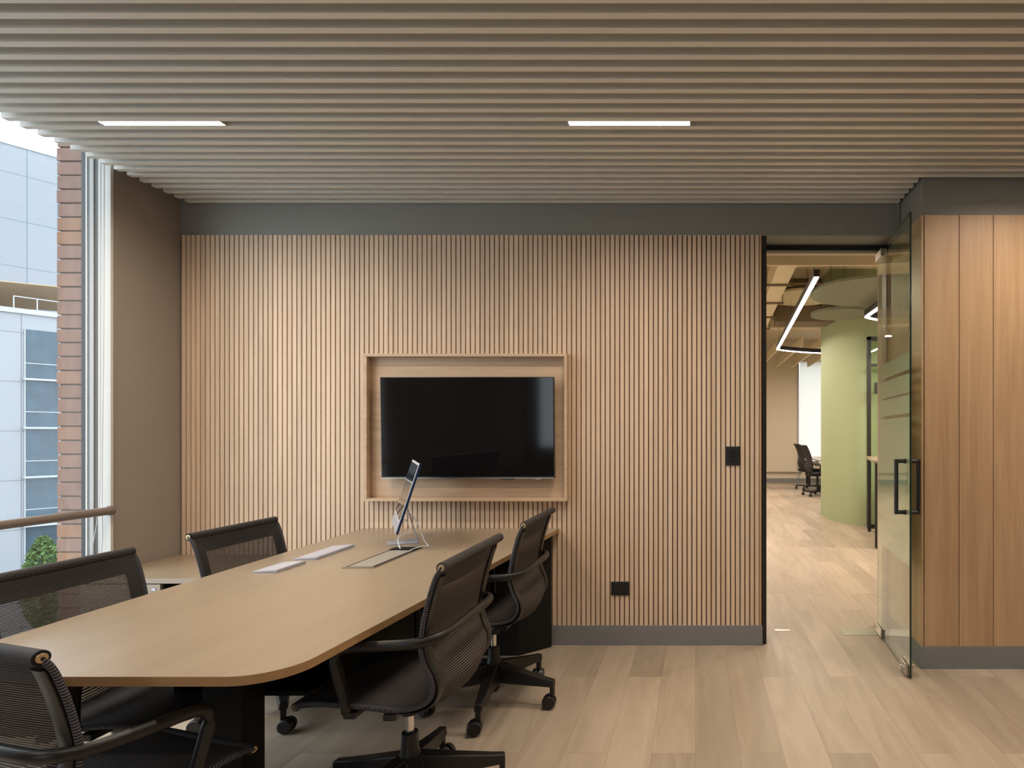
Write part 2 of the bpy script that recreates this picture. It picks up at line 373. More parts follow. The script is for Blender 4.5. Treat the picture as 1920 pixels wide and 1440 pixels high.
# floor runs on through the doorway
struct(MB().box(-3.42, 7.2, -4.2, 16.2, -0.12, 0).build('floor', 'floor'))
# slatted ceiling
c = struct(MB().box(-3.42, XR+0.15, YB-0.15, 3.93, ZC, ZC+0.12).build('ceiling', 'ceilback'))
mb = MB(); pitch, k = 0.0745, 0
while True:
    y1 = 3.689-pitch*k
    if y1 < YB+0.05: break
    xr = 1.288 if y1 > 3.34 else XR-0.01
    mb.box(-3.21, xr, y1-0.030, y1, 2.80, 2.885); k += 1
o = mb.build('slats', 'ceilslat', c); o['label'] = 'beige metal slats'
mb = MB()
for x in (-2.9, -1.5, 0.1, 1.1, 2.6): mb.box(x-0.02, x+0.02, YB+0.05, 3.2, 2.885, ZC)
mb.build('carrier', 'ceilback', c)

# back wall with slat cladding
wb = struct(MB().box(XL-0.1, 0.425, YW+0.01, 4.10, 0, 2.598).build('wall_back', 'groove'))
n_s = 120; x0, x1 = -3.258, 0.405; p = (x1-x0)/n_s; mb = MB()
for i in range(n_s):
    a = x0+p*i+p*0.12; mb.box(a, a+p*0.76, YW-0.012, YW+0.01, 0.125, 2.598)
o = mb.build('slat_cladding', 'slatwood', wb); o['label'] = 'vertical oak slats'
o = MB().box(0.405, 0.417, YW-0.010, YW+0.02, 0.125, 2.598).build('end_trim', 'panelwood', wb)
struct(MB().box(XL, 0.425, YW-0.016, YW+0.01, 0, 0.124).build('baseboard_back', 'skirt', bevel=0.002))
struct(MB().box(XL, 1.30, YW, 3.945, 2.598, ZC).build('wall_header', 'greywall'))
# right hand block: oak boards, grey above and below
wr = struct(MB().box(1.305, 3.4, 3.335, 4.10, 0, 3.1).build('wall_right', 'greywall'))
mb = MB(); xs = [1.305, 1.504, 1.699, 1.894, 2.089, 2.284, 2.479, 2.674, 2.869, 3.064, 3.2]
for a, b in zip(xs[:-1], xs[1:]): mb.box(a+0.002, b-0.002, 3.320, 3.335, 0.125, 2.587)
mb.box(1.290, 1.3025, 3.324, 3.98, 0.125, 2.587)
mb.build('board_cladding', 'panelwood', wr, bevel=0.001)
struct(MB().box(1.284, 3.19, 3.312, 3.334, 0, 0.124).box(1.284, 1.304, 3.3345, 3.90, 0, 0.124).build('baseboard_right', 'skirt'))
o = MB().box(1.288, 1.306, 3.98, 4.12, 0, 2.59).build('jamb_face', 'beige', wr)
# side and rear walls of the meeting room (behind the camera)
struct(MB().box(XR, XR+0.15, YB-0.15, 3.33, 0, 3.1).build('wall_side', 'rear'))
mb = MB().box(-3.42, -3.05, YB-0.15, YB, 0, 3.1).box(-1.75, XR, YB-0.15, YB, 0, 3.1).box(-3.05, -1.75, YB-0.15, YB, 0, 0.62).box(-3.05, -1.75, YB-0.15, YB, 2.65, 3.1)
struct(mb.build('wall_rear', 'rear'))
g = struct(MB().box(-3.05, -1.75, YB-0.09, YB-0.08, 0.62, 2.65).build('window_2', 'glass'))
MB().box(-3.05, -3.01, YB-0.12, YB-0.02, 0.62, 2.65).box(-1.79, -1.75, YB-0.12, YB-0.02, 0.62, 2.65).box(-3.05, -1.75, YB-0.12, YB-0.02, 0.62, 0.66).box(-3.05, -1.75, YB-0.12, YB-0.02, 2.61, 2.65).build('window_frame', 'frame_g', g)
# left: plaster pier, then the big window
struct(MB().box(-3.40, XL, 3.245, 4.0, 0, 3.2).build('wall_left', 'leftwall'))
SX = 3.245/F
def fx(px): return (px-1304)*SX
wn = struct(MB().box(-3.372, -3.366, 0.92, 3.231, 0.10, 3.05).build('window_1', 'glass'))
pl = area_lamp('window_portal', (-3.36, 2.08, 1.6), 2.9, 2.3, 1, None, (0, -PI/2, 0)); pl.data.cycles.is_portal = True
def strip(pa, pb, yf, yb, z1=3.05): return MB().box((pa-1304)/F*yf, (pb-1304)/F*yf, yf, yb, 0, z1)
strip(187, 207.5, 3.232, 3.247, 2.98).build('casing', 'frame_w', wn, bevel=0.001)
strip(184, 186.8, 3.234, 3.247).build('bead', 'frame_w', wn)
strip(175.5, 184, 3.240, 3.247).build('recess', 'frame_d', wn)
strip(168, 175.3, 3.236, 3.247).build('sash', 'frame_g', wn)
strip(163, 168, 3.242, 3.247).build('recess', 'frame_d', wn)
strip(160.5, 162.8, 3.236, 3.247).build('bead', 'frame_w', wn)
strip(152.5, 160.3, 3.238, 3.262).build('gasket', 'black', wn)
mb = MB().box(-3.41, -3.30, 0.88, 3.20, 0, 0.10).box(-3.41, -3.33, 0.88, 3.20, 3.05, 3.2)
for y in (0.91,): mb.box(-3.40, -3.33, y-0.03, y+0.03, 0.1, 3.05)
mb.build('window_frame', 'frame_g', wn)
struct(MB().box(-3.42, -3.27, YB, 0.88, 0, 3.1).build('wall_left_rear', 'rear'))
struct(MB().cyl((-3.245, 0.885, 0.9126), (-3.245, 3.23, 0.9126), 0.0225, n=24).build('trim_1', 'rail', smooth=True))
MB().cyl((-3.245, 3.222, 0.9126), (-3.245, 3.234, 0.9126), 0.027, n=24).build('wall_flange', 'rail', bpy.data.objects['trim_1'], smooth=True)
# brick pier outside the glass
pier = struct(MB().box(-3.578, -3.425, 3.285, 4.3, -6, 5).build('wall_outside', 'mortar'))
mb = MB(); z = -6.0; ch = 0.0785; i = 0
while z < 5:
    j = random.uniform(-0.003, 0.003)
    for a, b in ((0, 0.43), (0.43, 0.86)):
        mb.box(-3.590+j, -3.432, 3.272+random.uniform(-.0015, .0015)+a, 3.272+b-0.008, z+0.004, z+ch-0.003)
    z += ch; i += 1
mb.build('brick_courses', 'brick', pier, bevel=0.003, seg=1)
# blind chain
pts = spline([(-3.268,3.20,2.95),(-3.270,3.20,2.0),(-3.272,3.20,1.3),(-3.276,3.20,0.98),(-3.286,3.195,0.85),(-3.306,3.19,0.70),(-3.309,3.19,0.60),(-3.295,3.19,0.54),(-3.270,3.19,0.60),(-3.256,3.195,0.75),(-3.262,3.20,0.93),(-3.266,3.205,1.2),(-3.262,3.21,2.0),(-3.260,3.21,2.95)], 8)
tag(MB().sweep(pts, 0.0022, n=6, up=(0,1,0)).build('blind_chain', 'cable', smooth=True), 'white looped blind chain hanging beside the window casing', 'blind chain')

# ---------------------------------------------------------------- ceiling lights of the meeting room
def ceiling_light(x0, x1, yc, label, lamp=P_ROOM):
    t = empty('ceiling_light', ((x0+x1)/2, yc, 2.80), label, 'ceiling light', 'linear lights between the ceiling slats')
    L_ = (x1-x0)/2
    MB().box(-L_-0.004, L_+0.004, -0.0195, -0.017, 0.0, 0.06).box(-L_-0.004, L_+0.004, 0.017, 0.0195, 0.0, 0.06).box(-L_-0.004, -L_, -0.018, 0.018, 0.0, 0.06).box(L_, L_+0.004, -0.018, 0.018, 0.0, 0.06).box(-L_-0.004, L_+0.004, -0.0195, 0.0195, 0.06, 0.068).build('housing', 'frame_w', t)
    MB().box(-L_, L_, -0.017, 0.017, 0.010, 0.018).build('diffuser', 'led', t)
    area_lamp('lamp', (0, 0, 0.007), 2*L_-0.01, 0.030, lamp, t, spread=158)
    return t
ceiling_light(-2.795, -2.227, 2.741, 'left linear ceiling light, nearest the window')
ceiling_light(-0.595, -0.027, 2.741, 'right linear ceiling light, above the television wall centre')
for xa in (1.61,):
    ceiling_light(xa, xa+0.568, 2.741, 'linear ceiling light just beyond the right picture edge')
for yk in (25, 52):
    yc = 3.689-pitch*yk-0.034-0.0202
    for xa in (-2.795, -0.595, 1.61):
        ceiling_light(xa, xa+0.568, yc, 'linear ceiling light set in the slats behind the camera')

# ---------------------------------------------------------------- television in its oak niche
X0, X1, Z0, Z1 = -2.064, -0.800, 0.9185, 1.838; YF = 3.622; T = 0.018
fr = empty('display_surround', ((X0+X1)/2, YW-0.01, Z0), 'shallow oak box frame surrounding the wall television', 'frame')
def loc(mbx, name, mats, par, **k):
    o = mbx.build(name, mats, None, **k); o.parent = par; o.matrix_parent_inverse = Matrix.Translation(-Vector(par.location)); return o
loc(MB().box(X0+T, X1-T, YW-0.026, YW-0.012, Z0+T, Z1-T), 'back_panel', 'framewood', fr)
loc(MB().box(X0, X1, YF, YW-0.012, Z1-T, Z1), 'top_board', 'framewood', fr, bevel=0.001)
loc(MB().box(X0, X1, YF, YW-0.012, Z0, Z0+T), 'bottom_board', 'framewood', fr, bevel=0.001)
loc(MB().box(X0, X0+T, YF, YW-0.012, Z0+T, Z1-T), 'side_board', 'framewood', fr, bevel=0.001)
loc(MB().box(X1-T, X1, YF, YW-0.012, Z0+T, Z1-T), 'side_board', 'framewood', fr, bevel=0.001)
tw, th = 1.072, 0.628
tvx, tvz = -1.411, 1.376
tv = empty('television', (tvx, 3.60, tvz), 'large black flat television, switched off, hung in the oak frame', 'television')
tv.rotation_euler = (math.radians(1.6), 0, 0)
MB().box(-tw/2, tw/2, 0, 0.028, -th/2, th/2).box(-0.35, 0.35, 0.028, 0.052, -0.24, 0.12).build('case', 'tvframe', tv, bevel=0.003)
MB().box(-tw/2+0.004, tw/2-0.004, -0.0015, 0.001, -th/2+0.013, th/2-0.004).build('screen', 'tv', tv)
MB().box(-tw/2+0.001, tw/2-0.001, -0.003, 0.001, -th/2, -th/2+0.005).build('bottom_bezel', 'steel', tv)
MB().box(0.205, 0.285, -0.002, 0.02, -th/2-0.007, -th/2-0.0005).build('sensor', 'tvframe', tv, bevel=0.002)
MB().box(0.42, 0.45, -0.003, 0.012, -th/2-0.005, -th/2-0.0005).build('indicator', 'steel', tv)
MB().box(-0.15, 0.15, 0.052, 0.072, -0.15, 0.12).build('wall_bracket', 'black', tv)

# switch and socket
sw = empty('wall_switch', (0.236, YW-0.012, 1.1985), 'black three-button switch plate on the oak slats near the doorway', 'light switch')
MB().box(-0.044, 0.044, -0.009, 0, -0.060, 0.060).build('plate', 'black', sw, bevel=0.002)
for z in (0.024, 0.0, -0.024): MB().box(-0.020, 0.020, -0.0125, -0.008, z-0.010, z+0.010).build('button', 'plastic', sw, bevel=0.0015)
so = empty('wall_socket', (-0.476, YW-0.012, 0.360), 'black blank socket plate low on the oak slats', 'wall socket')
MB().box(-0.058, 0.058, -0.009, 0, -0.043, 0.043).build('plate', 'black', so, bevel=0.002)
MB().box(-0.046, 0.046, -0.012, -0.008, -0.032, 0.032).build('cover', 'plastic', so, bevel=0.0015)

# ---------------------------------------------------------------- conference table
def round_poly(P, rad, n=10):
    out = []; m = len(P)
    for i, p in enumerate(P):
        r = rad[i]; p = Vector(p)
        if r == 0: out.append(tuple(p)); continue
        a = (Vector(P[i-1])-p).normalized(); b = (Vector(P[(i+1) % m])-p).normalized()
        ang = a.angle(b); dist = r/math.tan(ang/2); c = p+(a+b).normalized()*(r/math.sin(ang/2))
        s0 = p+a*dist; s1 = p+b*dist
        t0 = math.atan2((s0-c).y, (s0-c).x); t1 = math.atan2((s1-c).y, (s1-c).x)
        dt = (t1-t0+PI) % (2*PI)-PI
        for k in range(n+1): t = t0+dt*k/n; out.append((c.x+r*math.cos(t), c.y+r*math.sin(t)))
    return out
TB = empty('conference_table', (-1.52, 2.6, 0), 'long oak-topped conference table running to the slatted wall', 'table')
poly = round_poly([(-2.02,1.436),(-1.030,1.436),(-0.862,3.680),(-2.10,3.680)], [0.14,0.14,0,0])
loc(MB().prism(poly, 0.716, 0.740, 0, 1), 'tabletop', ['tablewood','edgewood'], TB, bevel=0.0012)
pp = [(-2.03,3.66),(-2.03,3.60),(-1.87,3.51),(-1.067,3.51),(-0.905,3.655),(-0.905,3.665)]
loc(MB().prism(pp, 0.0, 0.715), 'pedestal', 'blackmat', TB, bevel=0.002)
loc(MB().box(-1.27, -1.25, 2.02, 3.50, 0.43, 0.715).box(-1.81, -1.79, 2.02, 3.50, 0.43, 0.715).box(-1.79, -1.27, 2.02, 3.50, 0.43, 0.445), 'beam', 'blackmat', TB)
mb = MB()
lp = lambda x0,x1,y0,y1,z0,z1,x2,x3: mb.add([(x0,y0,z0),(x1,y0,z0),(x1,y1,z0),(x0,y1,z0),(x2,y0,z1),(x3,y0,z1),(x3,y1,z1),(x2,y1,z1)], [(0,3,2,1),(4,5,6,7),(0,1,5,4),(1,2,6,5),(2,3,7,6),(3,0,4,7)])
lp(-1.66,-1.50,1.93,2.03,0,0.715,-1.625,-1.50)
loc(mb, 'leg', 'blackmat', TB, bevel=0.004)
mb = MB(); lp(-1.67,-1.49,1.92,2.04,0,0.02,-1.665,-1.495); loc(mb, 'foot_plate', 'blackmat', TB, bevel=0.003)
for y in (2.08, 2.86): loc(MB().cyl((-1.2505,y,0.665),(-1.245,y,0.665),0.009,n=16), 'bolt', 'brass', TB)
# cable flap let into the top
fl = loc(MB().box(-1.575, -1.430, 2.59, 3.06, 0.7405, 0.7425), 'cable_flap', 'steel', TB); fl['label'] = 'aluminium cable flap'
MB().box(-1.553, -1.449, 2.61, 2.965, 0.7426, 0.7450).build('lid', 'lid', fl)
MB().box(-1.564, -1.556, 2.61, 3.0, 0.7426, 0.7434).box(-1.4465, -1.436, 2.61, 3.0, 0.7426, 0.7434).build('brush_slot', 'black', fl)
MB().box(-1.570, -1.435, 2.985, 3.05, 0.7426, 0.7465).build('opening', 'blackmat', fl)

# all-in-one computer, seen edge-on
nb = Vector((0.873, 0.487, 0)); td = Vector((-0.487, 0.873, 0))
PC = empty('desktop_computer', (-1.60, 3.2, 0.7405), 'thin blue-backed all-in-one computer on a silver stand, seen edge-on', 'computer')
PCI = Matrix.Translation(-Vector(PC.location))
near_b = Vector((-1.519, 2.95, 0.829)); tilt = Vector((0.096, 0.054, 0.357)); up = tilt.normalized(); fn = td.cross(up).normalized()
if fn.dot(nb) > 0: fn = -fn          # towards the user
def slab(w0, w1, h0, h1, d0, d1, mb):
    vs = []
    for d in (d0, d1):
        for a, b in ((w0,h0),(w1,h0),(w1,h1),(w0,h1)): vs.append(near_b+td*a+up*b+fn*d)
    return mb.add(vs, [(0,1,2,3),(4,7,6,5),(0,4,5,1),(1,5,6,2),(2,6,7,3),(3,7,4,0)])
W_, H_ = 0.536, 0.373
loc(slab(0, W_, 0, H_, -0.0115, 0, MB()), 'body', 'blue', PC, bevel=0.001)
loc(slab(0.0005, W_-0.0005, 0.0005, H_-0.0005, 0.0002, 0.003, MB()), 'front_rim', 'bezel', PC)
loc(slab(0.012, W_-0.012, 0.066, H_-0.012, 0.003, 0.0036, MB()), 'screen', 'screen', PC)
loc(slab(0.004, W_-0.004, 0.003, 0.058, 0.003, 0.0036, MB()), 'chin', 'silver', PC)
cb = near_b+td*(W_/2)
bc = Vector((cb.x, cb.y, 0.7405))
def qp(t, s_, z): return bc+nb*t+td*s_+Vector((0,0,z))
mb = MB(); vs = [qp(t,s_,z) for z in (0,0.006) for t,s_ in ((-0.03,-0.065),(0.12,-0.065),(0.12,0.065),(-0.03,0.065))]
mb.add(vs, [(0,3,2,1),(4,5,6,7),(0,1,5,4),(1,2,6,5),(2,3,7,6),(3,0,4,7)])
loc(mb, 'stand_base', 'silver', PC, bevel=0.0015)
mb = MB(); a0 = qp(0.117,0,0.004); a1 = cb+up*0.15-fn*0.0115
d_ = (a1-a0).normalized(); nn = d_.cross(td).normalized()*0.003
vs = [p_+td*s_+q for p_ in (a0,a1) for s_,q in ((-0.06,-nn),(0.06,-nn),(0.06,nn),(-0.06,nn))]
mb.add(vs, [(0,3,2,1),(4,5,6,7),(0,1,5,4),(1,2,6,5),(2,3,7,6),(3,0,4,7)])
loc(mb, 'stand_neck', 'silver', PC, bevel=0.001)
# cables
s1 = near_b+td*0.16+up*0.06-fn*0.0115
e1 = Vector((-1.515, 2.99, 0.749))
tag(MB().sweep(spline([s1, s1-fn*0.03+Vector((0,0,-0.002)), s1-fn*0.05+Vector((0.0,-0.02,-0.05)), Vector((-1.545,3.03,0.80)), Vector((-1.53,3.005,0.76)), e1], 8), 0.0030, n=8).build('cable', 'cable', smooth=True), 'white cable curving from the screen down to the near side of the opening', 'cable', 'cables of the desktop computer')
s2 = near_b+td*0.20+up*0.09-fn*0.0115
tag(MB().sweep(spline([s2, s2-fn*0.05+Vector((0,0,0.002)), s2-fn*0.09+Vector((0.01,-0.03,-0.05)), Vector((-1.455,3.12,0.77)), Vector((-1.425,3.10,0.7455)), Vector((-1.41,3.08,0.7445)), Vector((-1.43,3.045,0.7505)), Vector((-1.445,2.98,0.7495)), Vector((-1.442,2.93,0.7485))], 8), 0.0032, n=8).build('cable', 'cable', smooth=True), 'longer white cable looping out behind the stand and back to the flap', 'cable', 'cables of the desktop computer')

# keyboard and trackpad
def wedge(x0, x1, y0, y1, zl, zr, mb):
    return mb.add([(x0,y0,0),(x1,y0,0),(x1,y1,0),(x0,y1,0),(x0,y0,zl),(x1,y0,zr),(x1,y1,zr),(x0,y1,zl)], [(0,3,2,1),(4,5,6,7),(0,1,5,4),(1,2,6,5),(2,3,7,6),(3,0,4,7)])
kb = empty('keyboard', (-1.862, 2.93, 0.7405), 'slim white keyboard lying behind the trackpad on the table', 'keyboard'); kb.rotation_euler = (0,0,math.radians(2))
wedge(-0.055, 0.055, -0.165, 0.165, 0.004, 0.011, MB()).build('body', 'silver', kb, bevel=0.001)
mb = MB()
for r_ in range(5):
    for c_ in range(14):
        x = -0.048+r_*0.0195; y = -0.158+c_*0.0227; z = 0.004+(x+0.055)/0.11*0.007
        mb.box(x, x+0.0175, y, y+0.0210, z, z+0.0022)
mb.build('keys', 'white', kb)
tp = empty('trackpad', (-1.856, 2.60, 0.7405), 'small white trackpad lying nearest the camera on the table', 'trackpad')
wedge(-0.052, 0.052, -0.095, 0.095, 0.004, 0.011, MB()).build('body', 'silver', tp, bevel=0.001)
MB().add([(-0.051,-0.094,0.0045),(0.051,-0.094,0.0112),(0.051,0.094,0.0112),(-0.051,0.094,0.0045),(-0.051,-0.094,0.0055),(0.051,-0.094,0.0122),(0.051,0.094,0.0122),(-0.051,0.094,0.0055)], [(0,3,2,1),(4,5,6,7),(0,1,5,4),(1,2,6,5),(2,3,7,6),(3,0,4,7)]).build('touch_surface', 'white', tp)

# ---------------------------------------------------------------- credenza in the corner
cr = empty('credenza', (-2.86, 3.42, 0), 'low oak credenza in the window corner behind the mesh chairs', 'cabinet')
loc(MB().box(-3.262, -2.40, 3.072, 3.680, 0.548, 0.574), 'top', 'tablewood', cr, bevel=0.001)
loc(MB().box(-3.255, -3.237, 3.09, 3.675, 0.0, 0.547).box(-2.835, -2.817, 3.09, 3.675, 0.0, 0.547).box(-2.43, -2.412, 3.09, 3.675, 0.0, 0.547).box(-3.237, -2.43, 3.655, 3.675, 0.04, 0.547).box(-3.237, -2.43, 3.09, 3.655, 0.03, 0.05), 'body', 'blackmat', cr)
for z0, z1 in ((0.375, 0.543), (0.215, 0.370), (0.055, 0.210)):
    d = loc(MB().box(-3.25, -2.825, 3.072, 3.090, z0, z1), 'drawer', 'tablewood', cr, bevel=0.0015)
    if z1 > 0.5: MB().box(-2.868, -2.848, 3.069, 3.0721, 0.512, 0.522).build('lock', 'silver', d)

# ---------------------------------------------------------------- mesh conference chairs
PROF = [(-0.228,0.924),(-0.208,0.890),(-0.188,0.828),(-0.170,0.752),(-0.159,0.675),(-0.168,0.618),(-0.188,0.568),(-0.188,0.522),(-0.158,0.485),(-0.085,0.466),(0.030,0.474),(0.160,0.482),(0.240,0.474),(0.268,0.462)]
WID = [0.265,0.265,0.264,0.262,0.258,0.252,0.246,0.240,0.236,0.232,0.228,0.222,0.210,0.200]
def make_chair(lift, label):
    """faces +x locally; u = x, width = y"""
    t = empty('conference_chair', (0,0,0), label, 'chair', 'black mesh chairs round the conference table')
    P3 = spline([(u, w_, z+lift) for (u, z), w_ in zip(PROF, WID)], 6)
    arc = [0]
    for i in range(1, len(P3)): arc.append(arc[-1]+(Vector((P3[i].x,0,P3[i].z))-Vector((P3[i-1].x,0,P3[i-1].z))).length)
    def pt(i, f, off=0.0):       # f in -1..1 across
        p_ = P3[i]; nx = P3[min(i+1,len(P3)-1)]; pv = P3[max(i-1,0)]
        d = Vector((nx.x-pv.x, 0, nx.z-pv.z)).normalized(); n_ = Vector((d.z, 0, -d.x))   # outward: behind / below
        sag = (0.014-0.008*min(1,max(0,(arc[i]-0.5)/0.08))+0.034*math.exp(-((arc[i]-0.46)/0.09)**2))*(1-f*f)*min(1, arc[i]/0.05)
        return Vector((p_.x, 0, p_.z))+n_*(sag+off)+Vector((0, f*p_.y, 0))
    n_pt = len(P3); ia = next(i for i, a in enumerate(arc) if a > 0.078); ib = next(i for i, a in enumerate(arc) if a > 0.475)
    cols = [-1+2*k/12 for k in range(13)]; f0 = 0.81
    mesh_cols = [-f0+2*f0*k/10 for k in range(11)]
    # open weave centre of the back
    o = MB().sheet([[pt(i, f) for f in mesh_cols] for i in range(ia-1, ib+2)], 0.0016, arc[ia-1:ib+2]).build('back_mesh', 'mesh', t, smooth=True)
    o['label'] = 'see-through ribbed mesh'
    # double fabric: top band, side borders, seat
    mb = MB()
    mb.sheet([[pt(i, f) for f in cols] for i in range(0, ia+1)], 0.006, arc[:ia+1])
    for s_ in (-1, 1):
        cs = [s_*(f0+(1-f0)*k/3) for k in range(4)]
        mb.sheet([[pt(i, f) for f in cs] for i in range(ia, ib+1)], 0.006, arc[ia:ib+1])
    mb.sheet([[pt(i, f) for f in cols] for i in range(ib, n_pt)], 0.007, arc[ib:])
    mb.build('seat_sling', 'sling', t, smooth=True)
    top, fr_ = P3[0], P3[-1]
    rl = lambda r, c_, wy, nm: MB().sweep([(c_.x, -wy, c_.z), (c_.x, wy, c_.z)], r, n=18, up=(0,0,1)).build(nm, 'sling', t, smooth=True)
    rl(0.0165, top, top.y+0.002, 'top_tube'); rl(0.014, fr_, fr_.y+0.002, 'front_tube')
    for c_, wy, r in ((top, top.y, 0.0105), (fr_, fr_.y, 0.009)):
        for s_ in (-1, 1):
            b_ = MB().cyl((c_.x, s_*(wy+0.002), c_.z), (c_.x, s_*(wy+0.006), c_.z), r, n=18).build('bolt_cap', 'brass', t, bevel=0.001)
            MB().cyl((c_.x, s_*(wy+0.006), c_.z), (c_.x, s_*(wy+0.0066), c_.z), 0.0032, n=10).build('bolt_socket', 'black', b_)
    # side frames with ribbed edging
    for s_ in (-1, 1):
        path = [pt(i, s_*1.0) for i in range(n_pt)]
        MB().sweep(path, 0.0075, 0.0075, n=10, up=(0,1,0)).build('edge_trim', 'stitch', t, smooth=True)
        path = [pt(i, s_*0.90, 0.008) for i in range(5, n_pt)]
        MB().sweep(path, 0.005, 0.024, n=10, up=(0,1,0)).build('side_frame', 'plastic', t, smooth=True)
    # one bent arm band passing round behind the back
    L_ = lift
    half = [(0.085,-0.236,0.462+L_),(0.088,-0.246,0.52+L_),(0.098,-0.262,0.60+L_),(0.102,-0.270,0.645+L_),(0.085,-0.275,0.672+L_),(0.04,-0.277,0.682+L_),(-0.06,-0.277,0.686+L_),(-0.15,-0.268,0.690+L_),(-0.205,-0.225,0.695+L_),(-0.222,-0.14,0.70+L_),(-0.224,-0.05,0.702+L_)]
    full = half+[(x,-y,z) for x,y,z in reversed(half)]
    MB().sweep(spline(full, 5), 0.0125, 0.017, n=12, up=(0.02,0,1)).build('armrest', 'plastic', t, smooth=True)
    # mechanism
    MB().box(-0.085, 0.10, -0.06, 0.06, 0.378+L_, 0.432+L_).box(-0.06, -0.02, -0.220, 0.220, 0.424+L_, 0.446+L_).box(0.07, 0.11, -0.215, 0.215, 0.428+L_, 0.450+L_).cyl((0,0,0.345+L_),(0,0,0.38+L_),0.030,n=20).build('mechanism', 'plastic', t, bevel=0.004)
    MB().cyl((0,-0.06,0.41+L_),(0.0,-0.20,0.405+L_),0.004,n=8).box(-0.012,0.012,-0.235,-0.195,0.400+L_,0.410+L_).build('lever', 'plastic', t)
    MB().cyl((0,0,0.26),(0,0,0.350+L_),0.0135,n=24).build('gas_cylinder', 'chrome', t, smooth=True)
    MB().lathe([(0.020,0.06),(0.030,0.075),(0.034,0.12),(0.036,0.20),(0.030,0.225),(0.0275,0.262),(0.0275,0.280),(0.024,0.283)]).build('base_hub', 'plastic', t, smooth=True)
    return t
def add_base(t, rot):
    for k in range(5):
        a = math.radians(rot+72*k); R = Matrix.Rotation(a, 4, 'Z')
        mb = MB(); secs = [(0.022,0.034,0.115,0.205),(0.10,0.031,0.112,0.186),(0.20,0.026,0.110,0.163),(0.285,0.021,0.108,0.145),(0.322,0.018,0.106,0.139)]
        vs = []
        for r, hw, z0, z1 in secs: vs += [(r,-hw,z0),(r,hw,z0),(r,hw*0.8,z1),(r,-hw*0.8,z1)]
        fs = [(0,1,2,3), (16,19,18,17)]
        for i in range(4):
            for j in range(4): fs.append((i*4+j, i*4+(j+1)%4, (i+1)*4+(j+1)%4, (i+1)*4+j))
        mb.add(vs, fs); mb.box(0.302, 0.322, -0.012, 0.012, 0.060, 0.110)
        mb.v = [tuple(R@Vector(p)) for p in mb.v]
        lg = mb.build('base_leg', 'plastic', t, bevel=0.004)
        cs = MB(); sa = random.uniform(0, 2*PI); C0 = R@Vector((0.312,0,0)); off = Vector((math.cos(sa),math.sin(sa),0))*0.016; ax = Vector((-math.sin(sa),math.cos(sa),0)); c0 = C0+off+Vector((0,0,0.034))
        for s_ in (-1, 1):
            a0 = c0+ax*s_*0.006; a1 = c0+ax*s_*0.028
            cs.cyl(a0, a1, 0.034, 0.030, n=24)
        cs.cyl(c0-ax*0.008, c0+ax*0.008, 0.019, n=16)
        cs.cyl(C0+Vector((0,0,0.03)), C0+Vector((0,0,0.075)), 0.0095, n=12)
        cs.build('caster', 'plastic', lg, bevel=0.003)
SPECS = [  # x, y, facing angle, lift, base rotation (world), label
    (-1.015, 2.07, 180, 0.0, 22, 'black mesh swivel chair on the right of the table, nearest the camera'),
    (-1.005, 2.90, 180, 0.0, -11, 'black mesh swivel chair right of the table, beside the black pedestal'),
    (-2.03, 2.86, 0, -0.045, -54, 'black mesh swivel chair left of the table, in front of the credenza'),
    (-1.985, 2.02, 0, -0.045, 48, 'black mesh swivel chair left of the table, below the window rail'),
    (-1.581, 1.527, 74, -0.060, 56, 'black mesh swivel chair at the rounded near end of the table')]
for x, y, a, lift, br, lab in SPECS:
    t = make_chair(lift, lab); add_base(t, br-a)
    t.location = (x, y, 0); t.rotation_euler = (0, 0, math.radians(a))

# ---------------------------------------------------------------- glass door and doorway
YD = 3.915
struct(MB().box(0.4255, 0.452, YW+0.005, YD+0.03, 0, 2.597).box(0.452, 0.468, YD-0.02, YD+0.03, 0, 2.597).box(0.4525, 1.288, YD-0.03, YD+0.03, 2.562, 2.598).box(1.272, 1.288, YD-0.03, YD+0.055, 0, 2.562).build('trim_2', 'black'))
struct(MB().box(0.434, 1.30, 3.946, 4.10, 2.598, 3.1).build('wall_lintel', 'beige'))
hx, hy = 1.236, 3.915; ex, ey = 1.172, 3.173
dd = Vector((ex-hx, ey-hy, 0)); dl = dd.length; ang = math.atan2(dd.y, dd.x)
dr = empty('door_1', (hx, hy, 0), 'frameless glass door standing open with frosted bands and black pull', 'door'); dr['kind'] = 'structure'; dr.rotation_euler = (0,0,ang)
del dr['label']; del dr['category']
w0 = -0.03
MB().box(w0, dl, -0.005, 0.005, 0.008, 2.548).build('glass_pane', 'doorglass', dr)
MB().box(dl, dl+0.0015, -0.0052, 0.0052, 0.008, 2.548).box(w0, dl, -0.0052, 0.0052, 2.548, 2.5495).box(w0, dl, -0.0052, 0.0052, 0.0065, 0.008).build('polished_edge', 'glassedge', dr)
mb = MB()
for z0, z1 in ((0.605,1.433),(1.453,1.558),(1.570,1.677),(1.698,1.795)): mb.box(w0, dl-0.001, 0.0056, 0.0062, z0, z1)
o = mb.build('frosted_film', 'film', dr); o['label'] = 'frosted film in horizontal bands'
def clampf(x0, x1, z0, z1, nm, ins=0.012):
    return MB().box(x0, x1, -0.020, -0.006, z0, z1).box(x0, x1, 0.0065, 0.020, z0, z1).build(nm, 'steel', dr, bevel=0.002)
clampf(-0.03, 0.13, 0.01, 0.065, 'bottom_hinge'); clampf(-0.03, 0.13, 2.498, 2.547, 'top_hinge')
lk = clampf(dl-0.15, dl-0.02, 0.012, 0.072, 'patch_lock')
MB().cyl((dl-0.075,-0.036,0.042),(dl-0.075,-0.0195,0.042),0.016,n=20).build('lock_cylinder', 'chrome', lk)
